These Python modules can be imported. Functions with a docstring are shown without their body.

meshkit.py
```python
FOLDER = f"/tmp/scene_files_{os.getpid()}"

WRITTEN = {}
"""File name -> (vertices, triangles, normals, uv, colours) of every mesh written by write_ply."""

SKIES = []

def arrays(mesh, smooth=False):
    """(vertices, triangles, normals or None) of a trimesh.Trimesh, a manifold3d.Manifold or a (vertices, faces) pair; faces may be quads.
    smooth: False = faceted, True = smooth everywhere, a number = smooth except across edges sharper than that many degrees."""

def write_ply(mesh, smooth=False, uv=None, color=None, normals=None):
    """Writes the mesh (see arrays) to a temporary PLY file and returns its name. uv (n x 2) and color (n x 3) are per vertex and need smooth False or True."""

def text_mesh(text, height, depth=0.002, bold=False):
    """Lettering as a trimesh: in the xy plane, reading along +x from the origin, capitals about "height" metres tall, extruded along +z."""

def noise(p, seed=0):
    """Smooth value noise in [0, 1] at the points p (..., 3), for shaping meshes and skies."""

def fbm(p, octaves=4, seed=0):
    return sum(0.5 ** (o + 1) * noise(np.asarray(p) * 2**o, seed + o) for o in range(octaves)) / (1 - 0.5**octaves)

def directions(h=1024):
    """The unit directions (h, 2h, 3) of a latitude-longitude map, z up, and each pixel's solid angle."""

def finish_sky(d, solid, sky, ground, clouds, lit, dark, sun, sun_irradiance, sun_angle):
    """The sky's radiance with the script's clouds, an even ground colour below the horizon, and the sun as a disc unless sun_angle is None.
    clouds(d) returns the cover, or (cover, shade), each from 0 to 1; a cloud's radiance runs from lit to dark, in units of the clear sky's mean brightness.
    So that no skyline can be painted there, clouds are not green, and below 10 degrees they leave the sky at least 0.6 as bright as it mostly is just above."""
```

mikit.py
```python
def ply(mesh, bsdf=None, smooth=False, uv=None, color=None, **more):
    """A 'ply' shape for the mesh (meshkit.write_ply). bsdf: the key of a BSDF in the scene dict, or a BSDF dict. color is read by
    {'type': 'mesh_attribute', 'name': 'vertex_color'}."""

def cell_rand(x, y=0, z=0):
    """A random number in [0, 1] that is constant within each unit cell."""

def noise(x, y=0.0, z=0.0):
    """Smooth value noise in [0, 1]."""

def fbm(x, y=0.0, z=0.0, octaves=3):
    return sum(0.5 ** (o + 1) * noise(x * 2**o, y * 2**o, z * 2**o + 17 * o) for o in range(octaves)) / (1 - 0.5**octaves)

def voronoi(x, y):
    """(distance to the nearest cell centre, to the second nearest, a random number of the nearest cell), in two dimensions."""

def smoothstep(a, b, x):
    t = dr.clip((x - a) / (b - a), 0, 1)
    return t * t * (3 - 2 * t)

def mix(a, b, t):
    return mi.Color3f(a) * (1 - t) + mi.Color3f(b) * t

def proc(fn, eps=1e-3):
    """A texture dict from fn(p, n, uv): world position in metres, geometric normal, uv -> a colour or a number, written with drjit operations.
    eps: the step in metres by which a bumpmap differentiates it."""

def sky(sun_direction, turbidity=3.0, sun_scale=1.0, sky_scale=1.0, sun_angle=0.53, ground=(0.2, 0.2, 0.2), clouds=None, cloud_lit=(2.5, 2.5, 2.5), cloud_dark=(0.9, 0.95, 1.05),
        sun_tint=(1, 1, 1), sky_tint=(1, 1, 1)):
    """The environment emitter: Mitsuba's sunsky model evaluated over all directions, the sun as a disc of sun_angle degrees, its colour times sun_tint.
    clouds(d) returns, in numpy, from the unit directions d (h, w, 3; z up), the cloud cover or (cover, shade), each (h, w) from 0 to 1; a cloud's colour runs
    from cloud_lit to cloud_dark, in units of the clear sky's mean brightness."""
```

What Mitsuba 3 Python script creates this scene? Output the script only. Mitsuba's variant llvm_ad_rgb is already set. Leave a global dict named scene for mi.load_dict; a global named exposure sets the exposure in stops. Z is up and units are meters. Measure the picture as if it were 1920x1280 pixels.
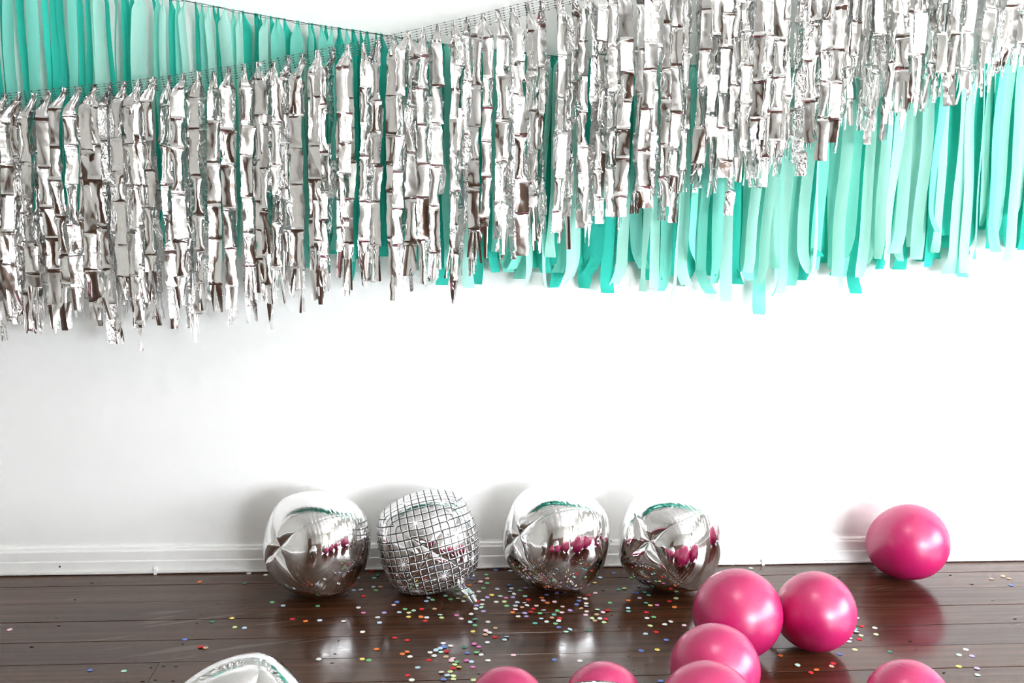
import math, random
import numpy as np
import trimesh
import drjit as dr
import mitsuba as mi
import mikit, meshkit
from mikit import proc, noise, fbm, smoothstep, mix

T = mi.ScalarTransform4f
scene, labels = {}, {}

# ------------------------------------------------------------------ camera, light, exposure
F = 1867.0                                    # focal length in pixels of the 1920 x 1280 frame
EYE = np.array([0.0, 0.0, 1.35])
_p, _y, _r = np.radians([7.8, 4.6, 0.8])      # pitch down, turn to the right, roll
FWD = np.array([math.sin(_y) * math.cos(_p), math.cos(_y) * math.cos(_p), -math.sin(_p)])
_a = np.cross(FWD, [0, 0, 1.0]); _a /= np.linalg.norm(_a); _b = np.cross(_a, FWD)
RIGHT, UP = _a * math.cos(_r) + _b * math.sin(_r), -_a * math.sin(_r) + _b * math.cos(_r)
scene['camera'] = {'type': 'perspective', 'fov_axis': 'x', 'fov': math.degrees(2 * math.atan(960 / F)), 'near_clip': 0.02, 'far_clip': 60.0,
                   'to_world': T().look_at(origin=EYE.tolist(), target=(EYE + FWD).tolist(), up=UP.tolist())}
exposure = -0.02
DAY_RIGHT, DAY_FRONT, LAMP = 17.5, 42.0, 60.0    # radiance of the day seen through the windows, and of the ceiling lamp

WALL_Y, LEFT_X, RIGHT_X, FRONT_Y, CEIL = 3.597, -2.9, 4.4, -2.7, 2.75


def ray(x, y):
    d = FWD * F + RIGHT * (x - 960) - UP * (y - 640)
    return d / np.linalg.norm(d)


def at_depth(x, y, Y):                         # the room point that stands at depth Y
    d = ray(x, y)
    return EYE + d * (Y / d[1])


def on_floor(x, y, z=0.0):
    d = ray(x, y)
    return EYE + d * ((z - EYE[2]) / d[2])


def resting(cx, cy, r):                        # centre and radius of a ball that lies on the floor
    d = ray(cx, cy); k = r * (d @ FWD) / F
    D = EYE[2] / (k - d[2])
    return EYE + D * d, D * k


# ------------------------------------------------------------------ materials
def principled(c, **k):
    return {'type': 'twosided', 'bsdf': {'type': 'principled', 'base_color': c if isinstance(c, dict) else {'type': 'rgb', 'value': list(c)}, **k}}


def diffuse(c):
    return {'type': 'twosided', 'bsdf': {'type': 'diffuse', 'reflectance': c if isinstance(c, dict) else {'type': 'rgb', 'value': list(c)}}}


def wall_relief(p, n, uv):
    return 0.5 * noise(p.x * 55, p.y * 55, p.z * 55) + 0.5 * noise(p.x * 17, p.y * 17, p.z * 17)


BOARD_0, BOARD_W = 3.4645, 0.1528              # the first joint from the wall, the boards' width


def wood_colour(p, n, uv):
    row = dr.floor((BOARD_0 - p.y) / BOARD_W + 10.0)
    k = mikit.cell_rand(row, 3.0)
    g = fbm(p.x * 2.2 + row * 9.1, p.y * 70.0, row, octaves=4)
    streak = noise(p.x * 0.9 + row * 3.3, p.y * 190.0, row)
    blotch = fbm(p.x * 3.0 + 5.0, p.y * 3.0, row * 0.1)
    c = mix((0.014, 0.0055, 0.0028), (0.074, 0.0275, 0.0115), dr.clip(0.75 * g + 0.25 * blotch + 0.25 * (k - 0.5), 0, 1))
    c = c * (0.8 + 0.35 * streak)
    scuff = smoothstep(0.74, 0.86, noise(p.x * 5.0 + p.y * 3.0, p.y * 90.0 - p.x * 24.0)) * smoothstep(0.5, 0.75, fbm(p.x * 1.4, p.y * 3.0 + 8.0))
    return mix(c, (0.16, 0.12, 0.10), scuff * 0.35)


def wood_rough(p, n, uv):
    return 0.09 + 0.12 * fbm(p.x * 6.0, p.y * 22.0, 4.0) + 0.05 * noise(p.x * 60.0, p.y * 240.0)


TILE = 0.0272


def _disco(uv):
    x, y = uv.x / TILE, uv.y / TILE
    fx, fy = x - dr.floor(x), y - dr.floor(y)
    dark = dr.select((fx < 0.14) | (fy < 0.14), 1.0, 0.0)
    white = dr.select((fx >= 0.14) & (fx < 0.235) | (fy >= 0.14) & (fy < 0.235), 1.0, 0.0) * (1.0 - dark)
    star = mi.Float(0.0)
    for sx, sy in ((1.1, 4.0), (-2.9, 6.1), (2.1, 8.0)):
        dx, dy = x - sx, y - sy
        r, a = dr.sqrt(dx * dx + dy * dy), dr.atan2(dy, dx)
        star = dr.maximum(star, dr.select(r < 0.22 + 0.75 * dr.power(dr.abs(dr.cos(a * 7.0)), 9.0), 1.0, 0.0))
    return dark * (1.0 - star), dr.maximum(white, star)


def disco_colour(p, n, uv):
    dark, white = _disco(uv)
    return mix(mix((0.93, 0.92, 0.92), (0.9, 0.9, 0.9), white), (0.02, 0.02, 0.022), dark)


def disco_metal(p, n, uv):
    dark, white = _disco(uv)
    return 1.0 - dr.maximum(dark, white)


def disco_rough(p, n, uv):
    dark, white = _disco(uv)
    return dr.select(dr.maximum(dark, white) > 0.5, 0.45, 0.06)


def crinkle_relief(p, n, uv):
    return noise(p.x * 230, p.y * 230, p.z * 120) + 0.5 * noise(p.x * 420, p.y * 420, p.z * 300)


def crepe_relief(p, n, uv):
    return noise(p.x * 40, p.y * 40, p.z * 700)


M = {
    'white_paint': {'type': 'twosided', 'bsdf': {'type': 'bumpmap', 'scale': 0.0016, 'relief': proc(wall_relief), 'bsdf': {'type': 'principled', 'base_color': {'type': 'rgb', 'value': [0.86, 0.86, 0.845]}, 'roughness': 0.6, 'specular': 0.3}}},
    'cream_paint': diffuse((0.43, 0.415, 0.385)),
    'ceiling_paint': diffuse((0.80, 0.79, 0.765)),
    'trim_paint': principled((0.88, 0.88, 0.865), roughness=0.35, specular=0.45),
    'cable_white': principled((0.70, 0.69, 0.67), roughness=0.4),
    'dark_hole': diffuse((0.02, 0.018, 0.016)),
    'wood': principled(proc(wood_colour), roughness=proc(wood_rough), specular=0.36, clearcoat=0.2, clearcoat_gloss=0.9),
    'door_wood': principled((0.10, 0.05, 0.03), roughness=0.4),
    'foil': principled((0.93, 0.925, 0.91), metallic=1.0, roughness=0.10),
    'crinkled_foil': {'type': 'twosided', 'bsdf': {'type': 'bumpmap', 'scale': 0.0028, 'relief': proc(crinkle_relief, 5e-4), 'bsdf': {'type': 'principled', 'base_color': {'type': 'rgb', 'value': [0.93, 0.93, 0.925]}, 'metallic': 1.0, 'roughness': 0.10}}},
    'mirror_foil': principled((0.93, 0.925, 0.92), metallic=1.0, roughness=0.055),
    'disco_foil': principled(proc(disco_colour), metallic=proc(disco_metal), roughness=proc(disco_rough)),
    'pink_latex': {'type': 'twosided', 'bsdf': {'type': 'roughplastic', 'distribution': 'ggx', 'alpha': 0.115, 'int_ior': 1.8, 'nonlinear': False, 'diffuse_reflectance': {'type': 'rgb', 'value': [0.56, 0.006, 0.125]}}},
    'pink_latex_thick': principled((0.55, 0.01, 0.12), roughness=0.35, specular=0.5),
    'thread': diffuse((0.035, 0.04, 0.04)),
    'clear_thread': principled((0.18, 0.19, 0.18), roughness=0.4),
    'brass': principled((0.75, 0.55, 0.25), metallic=1.0, roughness=0.3),
}
for name, c in dict(mint=(0.52, 0.87, 0.78), aqua=(0.27, 0.77, 0.66), turquoise=(0.05, 0.57, 0.46)).items():
    M['crepe_' + name] = {'type': 'principledthin', 'base_color': {'type': 'rgb', 'value': list(c)}, 'roughness': 0.75, 'diff_trans': {'mint': 0.85, 'aqua': 0.8, 'turquoise': 0.6}[name], 'spec_trans': 0.0, 'eta': 1.3}
PAPER = {'w': ('white', (0.86, 0.86, 0.84)), 'b': ('pale blue', (0.55, 0.74, 0.88)), 'B': ('blue', (0.16, 0.25, 0.58)), 'g': ('green', (0.20, 0.52, 0.24)), 'm': ('mint green', (0.50, 0.82, 0.66)),
         'r': ('red', (0.70, 0.045, 0.06)), 'o': ('orange', (0.86, 0.24, 0.08)), 'y': ('yellow', (0.88, 0.70, 0.20)), 'p': ('pale pink', (0.90, 0.60, 0.70)), 'P': ('magenta', (0.72, 0.22, 0.52)),
         'v': ('violet', (0.50, 0.42, 0.78)), 'k': ('dark green', (0.08, 0.22, 0.16)), 'l': ('lime green', (0.66, 0.80, 0.40)), 't': ('teal', (0.14, 0.50, 0.44)), 'n': ('tan', (0.62, 0.42, 0.30))}
for k, (n_, c) in PAPER.items():
    M['paper_' + n_.replace(' ', '_')] = diffuse(c)
for k, d in M.items():
    scene['material_' + k] = d


# ------------------------------------------------------------------ helpers
def numbered(key):
    if not any(k == key or k.startswith(key + '__') for k in scene) and key not in labels:
        return key
    i = 1
    while any(k == f'{key}_{i:03d}' or k.startswith(f'{key}_{i:03d}__') for k in scene) or f'{key}_{i:03d}' in labels:
        i += 1
    return f'{key}_{i:03d}'


_count = {}


def put(name, mesh, mat, parent=None, smooth=False, uv=None, label=None, kind=None, **more):
    base = (parent + '__' if parent else '') + name
    i = _count.get(base, 0); _count[base] = i + 1
    key = base if i == 0 else f'{base}_{i:03d}'
    scene[key] = mikit.ply(mesh, 'material_' + mat, smooth=smooth, uv=uv, **more)
    if label or kind:
        labels[key] = {}
        if label: labels[key]['label'] = label
        if kind: labels[key]['kind'] = kind
    return key


def thing(name, label, cat, group=None):
    i = _count.get(name, 0); _count[name] = i + 1
    key = name if i == 0 else f'{name}_{i:03d}'
    labels[key] = {'label': label, 'category': cat}
    if group: labels[key]['group'] = group
    return key


def box(x0, x1, y0, y1, z0, z1):
    m = trimesh.creation.box((x1 - x0, y1 - y0, z1 - z0))
    m.apply_translation(((x0 + x1) / 2, (y0 + y1) / 2, (z0 + z1) / 2))
    return m


def join(ms):
    return trimesh.util.concatenate(ms)


def grid_faces(nr, nc, off=0):
    i, j = np.meshgrid(np.arange(nr - 1), np.arange(nc - 1), indexing='ij')
    a = (i * nc + j).ravel() + off
    return np.vstack([np.stack([a, a + 1, a + nc + 1], 1), np.stack([a, a + nc + 1, a + nc], 1)])


def tube(points, radius, sides=6):
    P = np.asarray(points, float)
    t = np.gradient(P, axis=0); t /= np.linalg.norm(t, axis=1, keepdims=True)
    up = np.array([0, 0, 1.0]) if abs(t[:, 2]).mean() < 0.9 else np.array([0, 1.0, 0])
    a = np.cross(t, up); a /= np.linalg.norm(a, axis=1, keepdims=True); b = np.cross(t, a)
    ang = np.linspace(0, 2 * np.pi, sides, endpoint=False)
    r = np.broadcast_to(radius, len(P))[:, None, None]
    V = P[:, None] + r * (np.cos(ang)[None, :, None] * a[:, None] + np.sin(ang)[None, :, None] * b[:, None])
    V = np.concatenate([V, V[:, :1]], 1)
    f = grid_faces(len(P), sides + 1)
    V = V.reshape(-1, 3)
    caps = []
    for row, flip in ((0, False), (len(P) - 1, True)):
        o = row * (sides + 1)
        caps += [(o, o + k, o + k + 1) if not flip else (o, o + k + 1, o + k) for k in range(1, sides - 1)]
    return trimesh.Trimesh(V, np.vstack([f, caps]), process=False)


def extrude_x(profile, x0, x1):                 # a closed (y, z) outline drawn along x
    n = len(profile); P = np.asarray(profile, float)
    V = np.vstack([np.column_stack([np.full(n, x), P]) for x in (x0, x1)])
    f = []
    for k in range(n):
        a, b = k, (k + 1) % n
        f += [(a, b, n + b), (a, n + b, n + a)]
    f += [(0, k + 1, k) for k in range(1, n - 1)] + [(n, n + k, n + k + 1) for k in range(1, n - 1)]
    m = trimesh.Trimesh(V, f, process=False)
    if m.volume < 0: m.invert()
    return m


def frame_of(axis, ref):                        # right-handed axes: z = axis, x = ref made perpendicular
    z = axis / np.linalg.norm(axis)
    x = ref - z * (ref @ z); x /= np.linalg.norm(x)
    return np.column_stack([x, np.cross(z, x), z])


# ------------------------------------------------------------------ the room
def structure(name, mesh, mat, **k):
    return put(name, mesh, mat, kind='structure', **k)


structure('wall_back', box(LEFT_X - 0.1, RIGHT_X + 0.1, WALL_Y, WALL_Y + 0.12, -0.05, CEIL), 'white_paint')
structure('wall_left', box(LEFT_X - 0.1, LEFT_X, FRONT_Y, WALL_Y, -0.05, CEIL), 'cream_paint')
structure('ceiling', box(LEFT_X - 0.1, RIGHT_X + 0.1, FRONT_Y - 0.1, WALL_Y + 0.12, CEIL, CEIL + 0.1), 'ceiling_paint')
floor = structure('floor', box(LEFT_X - 0.1, RIGHT_X + 0.1, FRONT_Y - 0.1, WALL_Y + 0.12, -0.06, -0.016), 'dark_hole')


def wall_with_holes(lo, hi, holes, make):       # lo..hi along the wall, holes (a, b, z0, z1) in order
    ms, a = [], lo
    for (h0, h1, z0, z1) in holes:
        ms.append(make(a, h0, -0.05, CEIL))
        if z0 > 0: ms.append(make(h0, h1, -0.05, z0))
        if z1 < CEIL: ms.append(make(h0, h1, z1, CEIL))
        a = h1
    ms.append(make(a, hi, -0.05, CEIL))
    return join(ms)


HOLES_R = [(-2.2, -0.25, 0.45, 1.80), (0.05, 2.75, 0.45, 1.80)]
HOLES_F = [(-2.2, -1.3, 0.0, 2.1), (2.1, 4.1, 0.50, 1.85)]
structure('wall_right', wall_with_holes(FRONT_Y, WALL_Y, HOLES_R, lambda a, b, z0, z1: box(RIGHT_X, RIGHT_X + 0.12, a, b, z0, z1)), 'cream_paint')
structure('wall_front', wall_with_holes(LEFT_X - 0.1, RIGHT_X + 0.1, HOLES_F, lambda a, b, z0, z1: box(a, b, FRONT_Y - 0.12, FRONT_Y, z0, z1)), 'cream_paint')


def window(n, a, b, z0, z1, make, light):       # make(a, b, z0, z1, depth0, depth1) -> box in the wall's frame
    key = f'window_{n}'
    labels[key] = {'kind': 'structure'}
    put('frame', join([make(a, a + .05, z0, z1, -.02, .1), make(b - .05, b, z0, z1, -.02, .1), make(a + .05, b - .05, z1 - .05, z1, -.02, .1), make(a + .05, b - .05, z0, z0 + .05, -.04, .1)]), 'trim_paint', key)
    for k in (1, 2, 3):
        c = a + (b - a) * k / 4
        put('mullion', make(c - .02, c + .02, z0 + .05, z1 - .05, 0, .08), 'trim_paint', key)
    pane = make(a + .05, b - .05, z0 + .05, z1 - .05, .081, .09)
    put('pane', pane, 'trim_paint', key, emitter={'type': 'area', 'radiance': {'type': 'rgb', 'value': [light * c for c in (0.955, 1.0, 1.05)]}})


for i, (a, b, z0, z1) in enumerate(HOLES_R):
    window(i + 1, a, b, z0, z1, lambda a, b, z0, z1, d0, d1: box(RIGHT_X + d0, RIGHT_X + d1, a, b, z0, z1), DAY_RIGHT)
window(3, *HOLES_F[1], lambda a, b, z0, z1, d0, d1: box(a, b, FRONT_Y - d1, FRONT_Y - d0, z0, z1), DAY_FRONT)
labels['door_1'] = {'kind': 'structure'}
put('leaf', box(-2.15, -1.35, FRONT_Y - .09, FRONT_Y - .04, 0.0, 2.05), 'door_wood', 'door_1')
put('frame', join([box(-2.28, -2.15, FRONT_Y - .1, FRONT_Y + .02, 0.0, 2.17), box(-1.35, -1.22, FRONT_Y - .1, FRONT_Y + .02, 0.0, 2.17), box(-2.15, -1.35, FRONT_Y - .1, FRONT_Y + .02, 2.05, 2.17)]), 'door_wood', 'door_1')
put('handle', tube([(-1.45, FRONT_Y - .04, 1.0), (-1.45, FRONT_Y + .02, 1.0), (-1.47, FRONT_Y + .03, 1.0), (-1.56, FRONT_Y + .03, 1.0)], 0.009, 8), 'brass', 'door_1')

# a dark sideboard at the wall behind the camera, seen in the balloons and the foil
sb = thing('sideboard', 'dark wooden sideboard against the wall behind the camera', 'sideboard')
put('body', box(-1.0, 1.7, FRONT_Y + .01, FRONT_Y + .46, .14, .96), 'door_wood', sb)
put('top', box(-1.03, 1.73, FRONT_Y + .005, FRONT_Y + .49, .961, .99), 'door_wood', sb)
for k in range(4):
    a = -.98 + k * .67
    put('door', box(a + .01, a + .64, FRONT_Y + .461, FRONT_Y + .48, .18, .92), 'door_wood', sb)
    m = trimesh.creation.icosphere(subdivisions=2, radius=.014); m.apply_translation((a + (.58 if k % 2 == 0 else .06), FRONT_Y + .492, .55))
    put('knob', m, 'brass', f'{sb}__door' + (f'_{k:03d}' if k else ''), smooth=True)
for a in (-.96, 1.66):
    for b in (.05, .42):
        put('leg', box(a - .025, a + .025, FRONT_Y + b - .025, FRONT_Y + b + .025, .001, .139), 'door_wood', sb)

# floor boards: each one a piece of the floor
rng = np.random.default_rng(11)
JOINTS = {5: [float(on_floor(311, 1222)[0])]}


def board(x0, x1, yf, yn, dz):                   # far edge yf, near edge yn
    c, g = 0.0008, 0.0013
    a, b = yn + g, yf - g
    return extrude_x([(a, -.018), (b, -.018), (b, -c + dz), (b - c, dz), (a + c, dz), (a, -c + dz)], x0 + .0008, x1 - .0008)


row, yf, nails = 0, WALL_Y, []
while yf > FRONT_Y:
    yn = BOARD_0 - row * BOARD_W
    cuts = JOINTS.get(row)
    if cuts is None:
        cuts = [] if row < 8 and row % 3 else [rng.uniform(2.4, 4.0)]
        if row >= 8: cuts.append(rng.uniform(-2.4, 1.5))
    edges = [LEFT_X] + sorted(cuts) + [RIGHT_X]
    for x0, x1 in zip(edges, edges[1:]):
        put('plank', board(x0, x1, yf, max(yn, FRONT_Y), rng.uniform(-.0006, .0004)), 'wood', 'floor')
    for jx in np.arange(-2.55, 4.4, 0.45):
        for t in (0.2, 0.8):
            if rng.random() < .5: nails.append((jx + rng.normal(0, .012) + 0.0, yf + (yn - yf) * t))
    for c in cuts:
        for t in (0.22, 0.78):
            nails += [(c - .016, yf + (yn - yf) * t), (c + .018, yf + (yn - yf) * t + .006)]
    yf = yn; row += 1
ms = []
for x, y in nails:
    m = trimesh.creation.cylinder(radius=0.0030, height=0.0012, sections=8)
    m.apply_scale((rng.uniform(1.0, 2.2), 0.8, 1)); m.apply_translation((x, y, 0.0004)); ms.append(m)
put('nail_heads', join(ms), 'dark_hole', 'floor', kind='stuff')

# skirting: a stepped board with a rounded upper bead
w = WALL_Y
structure('baseboard_back', extrude_x([(w, 0), (w - .020, 0), (w - .020, .046), (w - .0165, .050), (w - .0165, .0535), (w - .0165, .082), (w - .015, .086), (w - .011, .0865), (w - .010, .094), (w - .007, .098), (w, .099)], LEFT_X, RIGHT_X), 'trim_paint')
structure('baseboard_right', box(RIGHT_X - .02, RIGHT_X, FRONT_Y, WALL_Y - .021, 0, .095), 'trim_paint')
structure('baseboard_left', box(LEFT_X, LEFT_X + .02, FRONT_Y, WALL_Y - .021, 0, .095), 'trim_paint')
# the nail hole and the chip in the skirting
c = at_depth(112, 1062, w - .0201)
m = trimesh.creation.cylinder(radius=.0035, height=.002, sections=12); m.apply_transform(trimesh.transformations.rotation_matrix(np.pi / 2, [1, 0, 0])); m.apply_translation(c)
put('nail_hole', m, 'dark_hole', 'baseboard_back')
# white cable along the foot of the skirting, held by clips
cable = thing('cable', 'thin white cable running along the foot of the white skirting board', 'cable')
xs = np.linspace(LEFT_X + .05, RIGHT_X - .05, 160)
put('sheath', tube(np.column_stack([xs, np.full(160, w - .0262), .0064 + .0012 * np.sin(xs * 5.1) ** 2]), 0.0052, 8), 'cable_white', cable, smooth=40)
for px, py in ((292, 1064), (1430, 1049)):
    c = at_depth(px, py, w - .024)
    m = join([box(c[0] - .005, c[0] + .005, w - .0345, w - .0205, .013, .021), box(c[0] - .005, c[0] + .005, w - .0355, w - .0312, .0005, .0205),
              trimesh.creation.icosphere(subdivisions=2, radius=.0042).apply_translation((c[0], w - .034, .0215))])
    put('clip', m, 'trim_paint', cable)

# ceiling lamp
lamp = thing('ceiling_lamp', 'round white ceiling lamp above the middle of the room', 'lamp')
m = trimesh.creation.cylinder(radius=.11, height=.03, sections=40); m.apply_translation((0.55, 1.75, CEIL - .0151)); put('base', m, 'trim_paint', lamp, smooth=40)
m = trimesh.creation.icosphere(subdivisions=3, radius=.13); m.apply_scale((1, 1, .5)); m.apply_translation((0.55, 1.75, CEIL - .09))
put('globe', m, 'trim_paint', lamp, smooth=True, emitter={'type': 'area', 'radiance': {'type': 'rgb', 'value': [LAMP, LAMP * .97, LAMP * .93]}})


# ------------------------------------------------------------------ ribbons
def ribbon(P, width, yaw, bend, nu, fold=None, base_u=(-1, 1)):
    """P (n,3) centre line; width, yaw (0 = facing the camera's wall side, -y), bend (half angle of the cross-section) per row."""
    n = len(P); u = np.linspace(base_u[0], base_u[1], nu)
    A = np.where(np.abs(bend) < 0.02, 0.02, bend)[:, None]
    R = (width[:, None] / 2) / A
    x, d = R * np.sin(A * u), R * (np.cos(A * u) - np.cos(A * 0.6))
    if fold is not None: d = d + fold
    ac = np.stack([np.cos(yaw), np.sin(yaw), np.zeros(n)], 1); no = np.stack([np.sin(yaw), -np.cos(yaw), np.zeros(n)], 1)
    return P[:, None] + x[..., None] * ac[:, None] + d[..., None] * no[:, None]


def sheet(V):
    nr, nc = V.shape[:2]
    return trimesh.Trimesh(V.reshape(-1, 3), grid_faces(nr, nc)[:, ::-1], process=False)


def curve(pts):                                  # smooth interpolation of picture points
    from scipy.interpolate import PchipInterpolator
    p = np.array(pts, float)
    return PchipInterpolator(p[:, 0], p[:, 1], extrapolate=True)


# ------------------------------------------------------------------ teal crepe streamer garland, next to the wall
TEAL_Y = 3.525
teal_top = curve([(-260, -112), (-60, -72), (120, -38), (340, 0), (470, 25), (590, 46), (690, 61), (735, 68), (800, 79), (940, 95), (1068, 108), (1180, 116), (1290, 122), (1400, 127), (1500, 129), (1600, 127), (1725, 119), (1890, 106), (1960, 100), (2200, 70)])
teal_bottom = curve([(-260, 300), (0, 380), (200, 430), (460, 478), (650, 488), (840, 500), (1000, 505), (1200, 515), (1440, 515), (1700, 490), (1920, 462), (2200, 420)])
teal = thing('crepe_streamer_garland', 'garland of turquoise crepe paper streamers along the white wall behind the silver fringe', 'streamer garland')
rng = np.random.default_rng(5)
px = np.arange(-240, 2180, 12.0)
cord = np.array([at_depth(x, teal_top(x), TEAL_Y) for x in px])
put('cord', tube(cord + np.column_stack([0 * px, 0 * px, .0006 * np.sin(np.arange(len(px)) * 2.1)]), .0011, 6), 'thread', teal)
put('cord', tube(cord + np.column_stack([0 * px, -.0015 + 0 * px, -.004 + .003 * np.sin(np.arange(len(px)) * 1.3)]), .0008, 5), 'thread', teal)


def streamer(x, y_top_off, depth, width, yaw, bottom_px, mat, lean=0.0):
    a = at_depth(x, teal_top(x) - 2, TEAL_Y)
    b = at_depth(x, bottom_px, depth)
    L = a[2] - b[2]
    n = 44
    s = np.concatenate([np.linspace(0, .07, 9)[:-1], np.linspace(.07, L, n - 8)])
    g = np.clip(s / .065, 0, 1); g = g * g * (3 - 2 * g)
    ph = rng.uniform(0, 6.3, 4)
    P = np.zeros((len(s), 3))
    P[:, 0] = a[0] + lean * s + g * (.006 * np.sin(s * 6 + ph[0]) + .003 * np.sin(s * 13 + ph[1])) + g * y_top_off
    P[:, 1] = TEAL_Y + (depth - TEAL_Y) * g + .004 * np.sin(s * 8 + ph[2]) * g
    P[:, 2] = a[2] - s
    e = np.clip((s - (L - .09)) / .09, 0, 1)      # curling tip
    curl = rng.normal(0, .018); side = rng.normal(0, .016)
    P[:, 1] += np.minimum(curl, .02) * e ** 2 - abs(curl) * .2 * e; P[:, 0] += side * e ** 2
    P[:, 1] = np.minimum(P[:, 1], WALL_Y - .012)
    yw = (yaw + rng.normal(0, .25) * s / L + rng.normal(0, .15) * np.sin(s * 4 + ph[3])) * g + rng.normal(0, .5) * e ** 2
    bend = (.25 + .25 * rng.random()) * rng.choice([-1, 1]) * (1 - .4 * s / L)
    bend = np.full(len(s), bend) * g + .9 * (1 - g)
    wd = width * (.22 + .78 * g)
    u = np.linspace(-1, 1, 6)
    fold = ((1 - g) * .006)[:, None] * np.cos(u * 9.0 + ph[0])[None]
    V = ribbon(P, wd, yw, bend, 6, fold)
    V[..., 1] = np.minimum(V[..., 1], WALL_Y - .006)
    put('streamer', sheet(V), 'crepe_' + mat, teal, smooth=True)


def crepe():
    return rng.choice(['mint', 'aqua', 'turquoise'], p=[.28, .34, .38])


# on the left: the tufts that the photograph lets one count
LEFT = '''-42,22,a -22,12,t -4,10,t 13,21,a 29,12,t 55,20,a 75,3,t 90,16,t 104,13,t 121,7,t 131,15,a 140,5,t 158,16,t 169,8,m 182,21,m 194,8,t 214,8,a 226,7,t 235,7,t 245,12,t 262,25,m 285,9,t 295,15,a 306,12,m 319,16,t 333,14,a 346,13,m 367,10,t 379,14,a 391,13,m
 400,5,t 409,6,t 421,23,m 437,13,a 449,13,m 478,10,t 488,11,t 499,16,m 520,26,a 557,22,a 579,10,a 602,16,a 622,13,a 634,11,t 650,15,a 660,11,t 676,10,t 687,10,a 705,13,t 714,10,t 741,9,t 754,9,t 768,12,a 786,12,t'''
for item in LEFT.split():
    x, wp, tone = item.split(','); x, wp = float(x), float(wp)
    wide = wp / 530.0
    streamer(x, 0.0, {'t': 3.56, 'a': 3.535, 'm': 3.515}[tone] + rng.normal(0, .004), max(wide, .022) * 1.02, rng.choice([-1, 1]) * math.acos(min(1, wide / max(wide, .022))) * .9 + rng.normal(0, .1),
             teal_bottom(x) + rng.normal(0, 18), {'t': 'turquoise', 'a': 'aqua', 'm': 'mint'}[tone])
for x in range(455, 800, 26):                    # a second layer further along
    streamer(x, rng.normal(0, .01), 3.575, .036, rng.uniform(-.5, .5), teal_bottom(x) + rng.normal(-20, 14), 'turquoise')
x = 800.0
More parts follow.
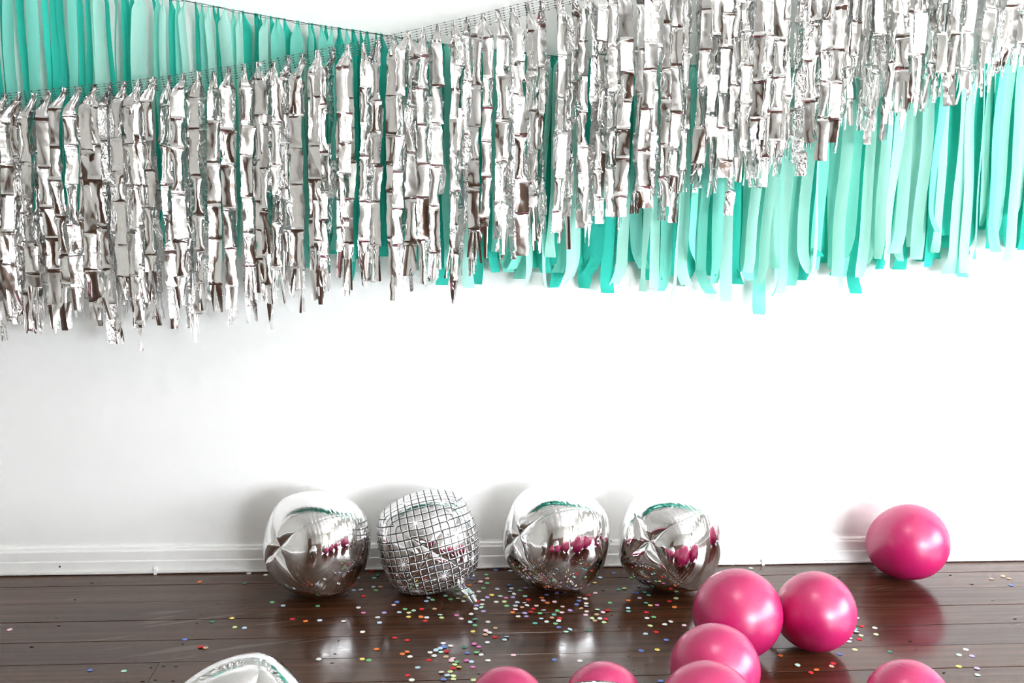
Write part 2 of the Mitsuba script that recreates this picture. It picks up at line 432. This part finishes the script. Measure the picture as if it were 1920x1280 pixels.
while x < 2150:
    d = float(np.clip((x - 800) / 500, 0, 1))
    streamer(x, rng.normal(0, .006), 3.565, .050, rng.uniform(-.3, .3), teal_bottom(x) + rng.normal(-8, 20), rng.choice(['turquoise', 'aqua'], p=[.92, .08]))
    streamer(x + 7, rng.normal(0, .008), 3.535, rng.uniform(.042, .050), rng.uniform(-.7, .7), teal_bottom(x) + rng.normal(2, 26), crepe())
    if rng.random() < .25 + .5 * d:
        streamer(x + 13, rng.normal(0, .008), 3.495, rng.uniform(.032, .048), rng.uniform(-1.0, 1.0), teal_bottom(x) + rng.normal(8, 24), rng.choice(['mint', 'aqua'], p=[.6, .4]))
    x += rng.uniform(20, 27)

# ------------------------------------------------------------------ silver foil fringe garland, in front of it
FOIL_Y = 3.36
foil_top = curve([(-260, 190), (-60, 180), (0, 176), (107, 166), (197, 157), (282, 147), (375, 133), (480, 117), (580, 97), (640, 85), (697, 74), (767, 58), (825, 44), (887, 30), (955, 12), (1010, -1), (1200, -54), (1400, -118), (1600, -194), (1900, -330), (1960, -360), (2150, -465)])
foil_bottom = curve([(-260, 640), (0, 618), (100, 615), (200, 602), (300, 590), (400, 592), (450, 580), (560, 556), (650, 546), (750, 522), (850, 512), (905, 490), (960, 470), (1035, 446), (1100, 422), (1180, 400), (1270, 374), (1330, 346), (1440, 318), (1500, 286), (1560, 262), (1620, 236), (1700, 206), (1780, 186), (1840, 150), (1900, 126), (1960, 106), (2150, 60)])
foil = thing('foil_fringe_garland', 'sagging garland of shiny silver foil strips in front of the turquoise streamers', 'fringe garland')
rng = np.random.default_rng(8)
px = np.arange(-240, 2140, 13.6)
line = np.array([at_depth(x, foil_top(x), FOIL_Y) for x in px])
for k in range(6):
    put('header_thread', tube(line + [0, 0, -.0078 * k], .00055, 4), 'clear_thread', foil)
knots = []
for i, c in enumerate(line):
    for k in range(6):
        m = trimesh.creation.box((.0052, .0026, .0024)); m.apply_transform(trimesh.transformations.rotation_matrix(rng.uniform(-.5, .5), [0, 1, 0]))
        m.apply_translation(c + [.0014 * k + rng.normal(0, .0005), 0, -.0078 * k]); knots.append(m)
put('thread_knots', join(knots), 'thread', foil, kind='stuff')


def foil_strip(x, depth, width, yaw, bottom_px, crinkle, tails, top_px=None, extra_yaw=.18):
    tx = top_px if top_px is not None else x
    a = at_depth(tx, foil_top(tx), FOIL_Y) + [0, 0, rng.uniform(-.012, .003)]
    b = at_depth(x, bottom_px, depth)
    L = a[2] - b[2]
    nodes, s = [], .045 + rng.uniform(0, .05)
    while s < L - .06:
        nodes.append(s); s += rng.uniform(.09, .155)
    tail = L - (nodes[-1] if nodes else L * .8)
    Lb = L - min(tail, .11) if tails else L
    step = .0065 if crinkle > .6 else .0085
    rows = set(np.round(np.arange(0, Lb, step), 4)) | {round(Lb, 4)}
    for nd in nodes:
        rows |= {round(nd + o, 4) for o in (-.012, -.006, -.003, 0, .003, .006, .012) if 0 < nd + o < Lb}
    s = np.array(sorted(rows)); n = len(s)
    g = np.clip(s / .085, 0, 1); g = g * g * (3 - 2 * g)
    k = np.searchsorted(nodes, s)                # which segment
    ns = len(nodes) + 1
    seg = lambda v: v[k]
    yw = seg(yaw + rng.normal(0, extra_yaw, ns)); bd = seg(rng.choice([rng.uniform(.1, .5), rng.uniform(.5, 1.5)], ns) * rng.uniform(.7, 1.2, ns) * rng.choice([-1, 1], ns, p=[.3, .7])); pit = seg(rng.normal(-.02, .085, ns))
    dn = np.min(np.abs(s[:, None] - np.array(nodes)[None]), 1) if nodes else np.full(n, 1.0)
    mid = 1 - np.exp(-(dn / .02) ** 2)
    sm = lambda v, w_: np.interp(s, s, np.convolve(np.pad(v, w_, mode='edge'), np.ones(2 * w_ + 1) / (2 * w_ + 1), 'valid'))
    yw = sm(yw, 2); bd = sm(bd * (.15 + .85 * mid), 1)
    ds = np.diff(s, prepend=0)
    P = np.zeros((n, 3))
    drift = np.cumsum(rng.normal(0, .0016, n) * np.sqrt(ds / .01))
    P[:, 0] = a[0] + (b[0] - a[0]) * g + drift * g * .6
    P[:, 2] = a[2] - s
    y = np.cumsum(np.tan(pit) * ds); y -= np.linspace(0, y[-1], n)
    P[:, 1] = FOIL_Y + (depth - FOIL_Y) * g + y + .0035 * np.exp(-(dn / .0042) ** 2) * rng.choice([-1, 1], n if False else 1)
    wd = width * (.42 + .58 * g)
    u = np.linspace(-1, 1, 9); ph = rng.uniform(0, 6.3)
    fold = ((1 - g) * .007)[:, None] * np.sin(u * 7 + ph)[None]
    # long triangular creases that run across the pieces between two nodes
    edge = np.concatenate([[0], nodes, [Lb + 1e-6]]); lo_, hi_ = edge[k], np.minimum(edge[np.minimum(k + 1, len(edge) - 1)], Lb)
    v = np.clip((s - lo_) / np.maximum(hi_ - lo_, 1e-3), 0, 1) * 2 - 1
    for _c in range(2):
        on = rng.random(ns) < .62
        ang = rng.choice([-1, 1], ns) * rng.uniform(.15, 1.0, ns); cc = rng.uniform(-.6, .5, ns); sl = rng.uniform(-.55, .55, ns) * on
        fold = fold + (width / 2) * seg(sl)[:, None] * np.maximum(0, seg(np.cos(ang))[:, None] * u[None] + (seg(np.sin(ang)) * v)[:, None] - seg(cc)[:, None]) * g[:, None]
    V = ribbon(P, wd, yw * (.3 + .7 * g), bd * g + 1.3 * (1 - g), 9, fold)
    amp = .0006 + .0042 * crinkle
    fq = 26 + 50 * crinkle
    flat = V.reshape(-1, 3)
    nz = meshkit.fbm(flat * [fq * 1.6, fq, fq * .75] + rng.uniform(0, 90, 3)) - .5
    nz = nz.reshape(V.shape[:2])
    no = np.stack([np.sin(yw), -np.cos(yw), 0 * yw], 1)
    V = V + ((amp + .011 * (1 - g))[:, None] * 2 * nz)[..., None] * no[:, None]
    parts = [sheet(V)]
    if tails:
        end, lt = P[-1], L - Lb
        for q in range(tails):
            off = ((q + .5) / tails - .5) * width * .8
            m_ = 8
            t = np.linspace(0, lt * rng.uniform(.75, 1.08), m_)
            sp = rng.normal(0, .05) + (off / width) * .18
            pp = np.zeros((m_, 3)); pp[:, 0] = end[0] + off * np.cos(yw[-1]) + sp * t; pp[:, 2] = end[2] - t + .004; pp[:, 1] = end[1] + off * np.sin(yw[-1]) + rng.normal(.10, .14) * t
            wt = np.linspace(width / tails * .98, width / tails * rng.uniform(.6, .95), m_)
            parts.append(sheet(ribbon(pp, wt, np.linspace(yw[-1], yw[-1] + rng.normal(0, .9), m_), np.full(m_, rng.uniform(.15, .6)) * rng.choice([-1, 1]), 5)))
    put('strip', join(parts), 'crinkled_foil' if crinkle > .6 else 'foil', foil, smooth=(20 if crinkle > .6 else 24))


GAPS = [(125, 133), (160, 167), (299, 310), (355, 360), (397, 403), (418, 424), (450, 461), (577, 583), (627, 638), (658, 664), (671, 680), (716, 725), (800, 806), (832, 850), (877, 883), (903, 908), (920, 925), (978, 983), (1016, 1034), (1064, 1070), (1175, 1182), (1223, 1229), (1286, 1293), (1396, 1402)]
MAIN = {8: 0, 28: 1, 60: 0, 95: 1, 118: 0, 144: 1, 176: 1, 190: -1, 230: 1, 254: -1, 268: 1, 287: -1, 322: 1, 346: 1, 377: -1, 410: 1, 434: 1, 470: 1, 495: -1, 522: 1, 557: -1, 594: 1, 608: 1, 645: 1, 655: -1, 690: 1, 706: -1, 736: 1, 752: 1, 776: -1, 790: 1, 815: 1, 860: 1, 891: -1, 913: 1, 938: 0,
        962: 1, 995: 0, 1048: 1, 1091: 1, 1120: 1, 1139: 1, 1160: 0, 1206: -1, 1216: 1, 1245: 1, 1262: -1, 1278: 1, 1314: -1, 1331: 1, 1352: 1, 1372: 1, 1388: 1, 1412: 1, 1424: 1, 1448: 0, 1470: 1, 1515: -1, 1545: 1, 1564: -1, 1592: 1, 1616: 1, 1642: 1, 1664: 1, 1680: -1, 1706: -1, 1732: 1, 1757: 1, 1781: -1, 1812: 0, 1850: 1, 1872: 1, 1890: -1, 1912: 1, 1935: 1}


def knot_of(x):
    return round((x - 9) / 28.0) * 28.0 + 9


for x, tone in MAIN.items():                     # the broad strips in front
    yw = {1: rng.choice([.42, -.2, .55, .3]) + rng.normal(0, .1), -1: rng.choice([-.25, -.45, .05]) + rng.normal(0, .08), 0: rng.uniform(-.5, .5)}[tone]
    foil_strip(x, FOIL_Y - .012 - rng.uniform(0, .02), rng.uniform(.035, .045), yw, foil_bottom(x) + rng.normal(0, 14), .08 + .25 * rng.random(), int(rng.choice([0, 2, 2, 3])), knot_of(x))
x, made = -70.0, 0
while x < 2010:                                  # crumpled and turned strips between and behind
    if not any(a - 3 < x < b + 3 for a, b in GAPS):
        foil_strip(x, FOIL_Y + rng.uniform(.0, .045), rng.uniform(.030, .042), rng.choice([-1, 1]) * rng.uniform(.2, 1.0), foil_bottom(x) + rng.normal(-6, 26), .3 + .9 * rng.random(), int(rng.choice([0, 2, 2, 3])), knot_of(x), .3)
        made += 1
    x += rng.uniform(7.6, 10.4)
for x, b in ((265, 676), (500, 631), (852, 579), (590, 576), (1690, 257), (1708, 225), (1780, 195), (1430, 366)):   # the long stray strips
    foil_strip(x, FOIL_Y - .02, .026, rng.uniform(-.4, .4), b, .25, 1, knot_of(x))


# ------------------------------------------------------------------ foil orb balloons
def orb(name, label, centre, R, pole, turn, mat, tail_len=.05, group=None, tail_at=None, dip=.13):
    """Four gores that meet at two poles; pole = (right, up, towards the camera) seen from the camera, turn in degrees."""
    key = thing(name, label, 'balloon', group)
    d = centre - EYE; d /= np.linalg.norm(d)
    ex = np.cross(d, [0, 0, 1.0]); ex /= np.linalg.norm(ex); eu = np.cross(ex, d)
    pole = np.array(pole, float); pole /= np.linalg.norm(pole)
    axis = ex * pole[0] + eu * pole[1] - d * pole[2]
    ct, st = math.cos(math.radians(turn)), math.sin(math.radians(turn))
    ref = (ex * ct + eu * st) if abs(pole[0]) < .7 else (ex * .55 - d * .81 + eu * math.sin(math.radians(turn)))
    B = frame_of(axis, ref)
    r_ = np.random.default_rng(abs(int(centre[0] * 1e4)) + 3)
    nt, nf = 170, 46
    t = np.linspace(1e-4, np.pi - 1e-4, nt)
    ce, n_p = .90, 2.35
    rho = np.abs(np.sin(t)) ** (2 / n_p); zz = np.sign(np.cos(t)) * np.abs(np.cos(t)) ** (2 / n_p) * ce
        # pleats along each seam, at uneven places
    panels = []
    for q in range(4):
        f = np.concatenate([-np.pi / 4 + (np.pi / 2) * (0.5 - 0.5 * np.cos(np.linspace(0, np.pi, nf)))])
        ph = f[None] + 0 * t[:, None]; tt = t[:, None] + 0 * ph
        ha = math.radians(29); ra = math.sqrt(.5) / math.sin(ha); da = math.sqrt(.5) - ra * math.cos(ha)
        rr = da * np.cos(ph) + np.sqrt(ra ** 2 - (da * np.sin(ph)) ** 2)      # each gore an arc, a crease where two meet
        rr = rr * 1.02
        df = np.pi / 4 - np.abs(ph)                                         # distance from the seam
        sn = np.sin(tt)
        rr = rr * (1 - .07 * np.exp(-(df / .14)) * (1 - sn ** 3)) * (1 - .016 * np.exp(-(df / .035)))
        disp = np.zeros_like(rr)
        for side in (-1, 1):
            rs = np.random.default_rng(1000 + ((q + (side > 0)) % 4) + int(abs(centre[1]) * 1e3))
            at = .35 + np.cumsum(rs.uniform(.055, .13, 40)); at = at[at < np.pi - .35]
            e = np.exp(-((np.pi / 4 - side * ph) / .24)) * np.clip((sn - .35) / .4, 0, 1)
            for a_ in at:
                h = rs.uniform(.3, 1.0)
                disp -= .012 * h * e * np.exp(-((tt - a_ - .12 * (np.pi / 4 - side * ph)) / .016) ** 2)
            disp += .010 * e * (np.sin(tt * 9 + rs.uniform(0, 6)) * .25)
        near = np.exp(-(sn / .30) ** 2)                                     # crumple round the poles
        disp += near * .046 * dip * np.sin(ph * 11 + 1.5 * np.cos(tt * 17 + q)) * np.clip(sn / .15, 0, 1)
        hollow = np.exp(-(rho[:, None] / .48) ** 2); bulge = np.clip(np.cos(2 * ph), 0, 1) ** .7
        rr = rr * rho[:, None] * (1 + disp)
        phw = ph + q * np.pi / 2
        X = np.stack([rr * np.cos(phw), rr * np.sin(phw), zz[:, None] * (1 + .5 * disp) * (1 - dip * hollow + dip * .87 * hollow * bulge * np.clip(rho[:, None] / .18, 0, 1))], -1)
        panels.append(X)
    scale = R / .955
    worlds = [centre + (X * scale) @ B.T for X in panels]
    lo, hi = min(w_[..., 2].min() for w_ in worlds), max(w_[..., 1].max() for w_ in worlds)
    shift = np.array([0, min(0, WALL_Y - .004 - hi), .0015 - lo])
    for X, w_ in zip(panels, worlds):
        V = (w_ + shift).reshape(-1, 3)
        F_ = grid_faces(nt, nf)
        arc = np.concatenate([[0], np.cumsum(np.hypot(np.diff(rho), np.diff(zz)))]) * scale
        ff = np.linspace(0, 1, nf)
        fa = -np.pi / 4 + (np.pi / 2) * (0.5 - 0.5 * np.cos(np.linspace(0, np.pi, nf)))
        s2 = np.sin(t)[:, None] ** 5
        uv = np.stack([(np.sin(fa)[None] * (1 - s2) + fa[None] * 1.02 * s2) * rho[:, None] * scale, arc[:, None] * (np.cos(fa)[None] * (1 - s2) + s2)], -1).reshape(-1, 2)
        m = trimesh.Trimesh(V, F_, process=False)
        put('panel', m, mat, key, smooth=True, uv=uv)
    # inflation tail at the far pole, or where tail_at says
    if tail_at is None:
        p0 = centre + shift - axis * R * .80; dr_ = -axis.copy()
        p1 = p0 + dr_ * (R * .1 + tail_len)
        if p1[1] > WALL_Y - .02: p1[1] = WALL_Y - .02
        if p1[2] < .02: p1[2] = .02
    else:
        p0, p1 = tail_at(centre + shift)
    n = 12; s = np.linspace(0, 1, n)[:, None]
    P = p0 + (p1 - p0) * s + np.array([0, 0, .012]) * np.sin(np.pi * s)
    tdir = (p1 - p0) / np.linalg.norm(p1 - p0); ac = np.cross(tdir, [0, 0, 1.0]); ac /= np.linalg.norm(ac); no = np.cross(ac, tdir)
    wd = .020 * (1 - .25 * s[:, 0]); u = np.linspace(-1, 1, 7)
    V = P[:, None] + (wd[:, None] * u)[..., None] * ac + (.004 * np.sin(u * 6 + s * 9))[..., None] * no
    W = V - no * .0012
    nr, nc = V.shape[:2]
    top, bot = grid_faces(nr, nc), grid_faces(nr, nc, nr * nc)[:, ::-1]
    V = np.concatenate([V.reshape(-1, 3), W.reshape(-1, 3)])
    V[:, 2] = np.maximum(V[:, 2], .0008)
    uv = np.concatenate([np.stack([wd[:, None] * u, s * np.linalg.norm(p1 - p0) + 0 * u], -1).reshape(-1, 2)] * 2)
    put('tail', trimesh.Trimesh(V, np.vstack([top, bot]), process=False), mat, key, smooth=True, uv=uv)
    return key


c, R = resting(595, 1015, 100)
orb('foil_balloon', 'plain silver foil balloon at the wall, left neighbour of the mirror-tile balloon', c, R, (-.80, -.03, .60), -18, 'mirror_foil')
c, R = resting(803, 1013, 99)
orb('disco_ball_balloon', 'foil balloon printed with a grid of mirror tiles like a disco ball', c, R, (.04, -.17, .98), 13, 'disco_foil', dip=.03,
    tail_at=lambda cc: (cc + (on_floor(853, 1086, .05) - cc) * .88, on_floor(889, 1129, .004)))
c, R = resting(1043, 1004, 101)
orb('foil_balloon', 'plain silver foil balloon at the wall, just right of the mirror-tile balloon', c, R, (-.80, .03, .60), -16, 'mirror_foil', .075)
c, R = resting(1257, 1011, 97)
orb('foil_balloon', 'squarish silver foil balloon with puckered front seams, rightmost of those at the wall', c, R, (-.46, -.04, .885), -8, 'mirror_foil')
c, R = resting(447, 1390, 152)
orb('foil_balloon', 'silver foil balloon cut off by the bottom edge, in the left foreground', c, R, (.15, .35, .92), 30, 'mirror_foil')
c, R = resting(1100, 1440, 158)
orb('foil_balloon', 'bright top sliver of a silver foil balloon at the bottom edge before pink balloons', c, R, (.3, .2, .93), 20, 'mirror_foil')


# ------------------------------------------------------------------ pink latex balloons
def latex(label, centre, R, axis, group=None, length=1.0):
    """axis: from the middle towards the knot."""
    key = thing('latex_balloon', label, 'balloon', group)
    B = frame_of(-np.array(axis, float), np.array([1.0, .2, .1]))
    t = np.linspace(0, np.pi, 70)[:, None]; f = np.linspace(0, 2 * np.pi, 73)[None]
    c_ = np.cos(t)
    z = np.where(c_ > 0, c_ * .99, c_ * 1.10 * length)
    r = np.sin(t) * (1 + .02 * c_) * (1 - .05 * np.clip(-c_, 0, 1) ** 2)
    z = z - .05 * np.exp(-((np.pi - t) / .16) ** 2)                         # drawn out to the neck
    X = np.stack([r * np.cos(f), r * np.sin(f), z + 0 * f], -1) * R
    W = X @ B.T
    lo = W[..., 2].min()
    centre = np.array([centre[0], centre[1], .0012 - lo])
    W = centre + W
    m = trimesh.Trimesh(W.reshape(-1, 3), grid_faces(70, 73)[:, ::-1], process=False)
    if m.volume < 0: m.invert()
    put('skin', m, 'pink_latex', key, smooth=True)
    # neck, knot and rolled lip
    prof = [(.0075, 0), (.006, -.006), (.0055, -.010), (.009, -.013), (.0095, -.017), (.006, -.021), (.005, -.025), (.009, -.033), (.0125, -.038), (.0118, -.0395), (.008, -.035), (0, -.033)]
    prof = np.array(prof); base = -(1.10 * length + .05) * R + .004
    a = np.linspace(0, 2 * np.pi, 17)[None]
    X = np.stack([prof[:, :1] * np.cos(a), prof[:, :1] * np.sin(a), base + prof[:, 1:] + 0 * a], -1)
    W = centre + X @ B.T
    if W[..., 2].min() < .001: W[..., 2] = np.maximum(W[..., 2], .001)
    put('knot', trimesh.Trimesh(W.reshape(-1, 3), grid_faces(len(prof), 17), process=False), 'pink_latex_thick', key, smooth=True, label='darker pink tied neck')
    return key


def pink(px, label, axis, **k):
    c, R = resting(*px)
    latex(label, c, R, axis, **k)


pink((1706, 1022, 69.5), 'egg-shaped pink balloon alone against the skirting at the far right', (-.22, .85, -.48), length=1.30)
pink((1383, 1151, 82.5), 'pink balloon right in front of the rightmost silver balloon at the wall', (-.30, .80, -.45))
pink((1530, 1147, 73.5), 'pink latex balloon with a dark red floor reflection, right of its pink neighbour', (-.55, .60, -.45))
pink((1341, 1254, 83), 'pink latex balloon half hidden by another pink balloon overlapping it from the front', (-.40, .88, -.25))
pink((1327, 1337, 94), 'pink latex balloon at the bottom edge in front of another pink balloon', (.3, -.8, -.4))
pink((950, 1329, 76), 'pink latex balloon top at the bottom edge, nearest to the confetti heap', (-.4, -.8, -.3))
pink((1132, 1318, 75), 'pink latex balloon top at the bottom edge behind the white sliver of foil', (.4, .8, -.3))
pink((1702, 1319, 79), 'pink latex balloon top at the bottom edge, farthest right in the foreground', (.5, -.7, -.4))

# ------------------------------------------------------------------ confetti
CONF = []


def dots(scale, ox, oy, text):
    for item in text.split():
        k, x, y = item.split(',')
        CONF.append((k, ox + float(x) / scale, oy + float(y) / scale))


dots(8, 840, 1060, """y,468,45 w,430,40 m,390,70 b,370,155 B,355,200 v,480,175 p,530,165 g,572,140 n,590,195 p,430,255 p,490,248 g,585,265 o,325,298 g,530,340 g,135,365 w,155,425 y,258,472
B,715,68 r,800,55 n,850,45 b,935,80 b,738,355 w,460,392 b,362,418 m,390,460 w,505,462 v,570,450 v,590,485 y,657,450 m,785,465 P,868,485 w,722,546 l,845,543 l,565,540 w,520,525 p,430,510 r,450,540
w,235,535 B,135,535 v,100,495 l,150,505 g,40,505 w,425,585 w,510,595 v,430,612 m,500,635 w,418,650 v,530,690 w,345,728 P,128,748 p,198,800 w,393,788 t,405,815 b,332,855 g,405,898 w,598,848 n,710,937 y,373,990
p,568,985 w,622,1013 n,560,1040 r,705,1075 p,745,1060 b,875,1080 b,848,1115 w,590,1155 B,880,280 B,915,305 b,950,345 b,930,398 g,1075,375 v,1163,345 w,990,435 v,972,478 r,1115,490 m,1155,460 r,1200,515
b,975,570 b,1040,555 g,880,608 l,905,685 o,968,705 p,1010,665 w,1040,680 b,1010,605 m,1085,700 r,1060,625 v,1150,715 v,1175,765 p,1215,745 w,1052,765 w,1145,570 w,1185,605 p,1165,645 n,1110,625 r,1240,705 r,1275,650 l,1270,612
o,1300,465 B,1345,470 o,1405,485 w,1345,522 r,1370,550 g,1470,510 o,1440,575 o,1490,560 l,1375,615 p,1325,605 w,1430,645 b,1432,680 g,1380,718 b,1398,803 w,1400,865 w,1355,880 p,1262,850 t,1305,868 w,1480,845 o,1500,785 n,1560,785
r,1595,690 g,1640,685 t,1530,722 t,1590,738 p,1718,618 p,1708,705 w,1765,672 v,1830,675 w,1742,787 r,1675,800 m,1600,822 w,1660,838 g,1612,873 b,1688,900 B,1665,930 v,1632,418 B,1750,398 p,1598,546 b,1830,970 m,1770,995
w,40,1205 k,245,1230 r,320,1182 P,392,1182 P,462,1220 B,1480,440 p,1430,535 l,1270,712 b,1120,45""")
dots(8, 1060, 1060, """b,520,182 B,728,115 y,1040,45 y,440,258 b,1340,108 o,1140,145 p,1450,152 v,1220,230 B,1135,245 l,1465,230 P,1495,262 w,1098,312 t,1300,298 r,725,365 t,798,362 l,883,350 B,1068,412 t,1185,400 t,1250,445 v,1112,488
p,450,415 r,345,450 w,210,490 b,155,522 B,200,530 o,265,525 w,300,500 r,340,540 w,312,570 B,168,585 y,240,625 w,315,622 n,235,655 g,270,680 w,320,690 p,305,740 g,280,780 t,345,772 w,412,735 n,470,735 r,412,765 l,400,800
n,445,830 w,518,810 r,608,815 l,580,852 o,600,550 r,597,570 g,668,560 m,480,670 g,520,695 p,565,710 r,630,680 r,895,520 o,945,525 b,940,640 b,1000,662 t,945,685 p,1140,660 w,1155,685 r,1215,705 t,1210,570 y,1275,600 b,1315,615
P,1375,595 l,1660,495 r,1560,540 o,1635,625 w,1225,790 g,1325,775 l,1272,905 p,1360,962 r,1362,998 b,1202,1025 b,1520,860 w,1580,850 w,1490,885 p,1782,900 P,1525,1085 B,1515,1120 y,1378,1265 B,1135,1278 k,345,975 k,1670,405 g,990,188""")
dots(8, 640, 1060, """b,188,370 b,293,365 r,330,462 b,480,320 B,515,300 n,585,320 g,518,370 r,455,80 t,500,135 k,545,150 t,490,190 w,255,632 P,332,710 v,642,708 w,545,780 b,572,858 w,318,998 w,35,838 y,780,562 p,785,592 B,835,557 b,868,702
w,955,622 g,955,655 w,1035,668 m,1085,680 l,1110,690 l,1012,708 r,1205,652 y,1008,770 n,1398,650 o,1195,780 w,1280,782 r,1260,832 m,1480,748 l,1505,785 o,1540,775 b,1305,495 b,1275,535 g,1370,522 m,1565,455 w,1740,425
r,800,1085 r,985,1122 o,530,1258 w,1530,1168""")
dots(9.143, 720, 1140, """w,1145,640 b,905,700 b,890,735 b,965,700 B,1030,670 p,735,730 w,790,760 m,975,755 r,1072,750 P,800,800 o,790,825 w,860,820 B,1005,815 n,1060,835 r,1100,830 v,705,888 r,768,890 p,1185,868 p,1155,908 g,1245,925 l,1212,970
w,1350,890 b,1480,880 P,1415,905 r,1445,935 b,1500,920 P,1525,1010 y,1285,1022 r,1180,1040 w,980,1108 w,1080,1095 l,1135,1090 b,1085,1158 l,1190,1170 l,1190,1215 y,1165,1230 B,1020,1225 p,1055,1272 r,1340,1258 l,1532,1232
b,578,1020 B,565,1005 o,315,785 o,400,760 w,445,830 r,405,1155 w,475,1232 B,1430,768 g,1585,765""")
dots(9.6, 860, 1180, """w,405,455 w,525,560 p,985,462 B,1725,545""")
dots(7.385, 1000, 1230, "w,645,68 B,1760,345 w,1640,362")
dots(5.333, 1560, 1120, """p,248,205 r,265,190 r,300,288 g,225,300 t,235,320 b,240,345 l,290,380 v,180,372 p,178,408 w,168,440 r,272,418 w,428,305 r,445,390 l,440,370 l,228,522 B,80,568 k,578,545 w,1340,522 m,1268,575 v,1400,585 y,1268,690 v,1450,710 m,1455,775
r,10,660 n,-5,690""")
dots(4.8, 1240, 1040, "w,637,88 w,808,122 t,820,160 w,60,610 p,207,635 o,1072,908 m,1225,995 o,1530,972 o,1395,1042 r,1345,1062")
dots(3.556, 1560, 920, "n,1062,587 n,1140,572 n,1180,585 B,1195,630")
dots(3.84, 0, 980, "p,70,770 B,648,1062 m,892,1068 b,540,1148 y,1670,688 l,1690,752 b,1760,756 B,1330,840 r,1445,896 n,1480,900 o,1436,425 w,1792,365 w,1912,375 k,1762,436 k,1528,712")
dots(1.92, 300, 1080, "g,404,94 b,443,106 g,568,108 r,476,155 o,524,163 b,575,159 y,728,299 g,752,303 w,571,300")
# the same piece can turn up in two neighbouring lists: keep one
seen, clean = [], []
for k, x, y in CONF:
    if y < 1277 and all(abs(x - a) > 5.2 or abs(y - b) > 2.9 for a, b in seen):
        seen.append((x, y)); clean.append((k, x, y))
rng = np.random.default_rng(21)
PLACE = [(lambda x, y: x < 470, "on the bare boards at the left", 'far left boards'),
         (lambda x, y: x < 720 and y < 1210, "before the left silver balloon", 'before the left balloon'),
         (lambda x, y: x < 800 and y < 1210, "below the mirror-tile balloon", 'below the mirror-tile balloon'),
         (lambda x, y: x < 930 and y < 1180, "round the mirror-tile balloon's tail", 'round the balloon tail'),
         (lambda x, y: x < 1020 and y >= 1180, "in the loose heap at the bottom centre", 'bottom centre heap'),
         (lambda x, y: x < 1040, "in the dense patch right of the mirror-tile balloon", 'dense patch'),
         (lambda x, y: x < 1165, "before the third balloon at the wall", 'before the middle balloon'),
         (lambda x, y: x < 1330, "in the shadow before the rightmost silver balloon", 'shadow before the right balloon'),
         (lambda x, y: x < 1560, "close round the pink balloons", 'round the pink balloons'),
         (lambda x, y: True, "on the boards at the right", 'right boards')]
while len(clean) > 300:                          # the thickest spots give way first
    q = np.array([c_[1:] for c_ in clean]); dd = np.hypot((q[:, None, 0] - q[None, :, 0]), 2.0 * (q[:, None, 1] - q[None, :, 1])) + 1e3 * np.eye(len(q))
    del clean[int(np.argmin(dd.min(1)))]
clean.sort(key=lambda c_: -c_[2])
lid = 0
for i, (k, x, y) in enumerate(clean):
    colour = PAPER[k][0]
    r = .0083 * rng.uniform(.93, 1.04)
    m = trimesh.creation.cylinder(radius=r, height=.0006, sections=18)
    lift = .0006
    v = m.vertices.copy()
    if rng.random() < .3:                          # a little cupped or bent
        v[:, 2] += rng.uniform(.12, .35) * np.abs(v[:, 0]) ** 1.5 * 4
    m.vertices = v
    near = sum(1 for a in clean[:i] if abs(a[1] - x) < 12 and abs(a[2] - y) < 5.5)
    tilt = rng.normal(0, .03) + (rng.uniform(.06, .22) if near else 0)
    m.apply_transform(trimesh.transformations.rotation_matrix(tilt, [math.cos(i), math.sin(i), 0]))
    m.apply_transform(trimesh.transformations.rotation_matrix(rng.uniform(0, 6.3), [0, 0, 1]))
    p = on_floor(x, y)
    m.apply_translation((p[0], p[1], .0006 - m.vertices[:, 2].min() + .0009 * near))
    where = next((w_, g_) for t_, w_, g_ in PLACE if t_(x, y))
    key = thing('confetti', f'small round {colour} paper confetti {where[0]}', 'confetti', f'{colour} confetti, {where[1]}')
    scene[key] = mikit.ply(m, 'material_paper_' + colour.replace(' ', '_'))
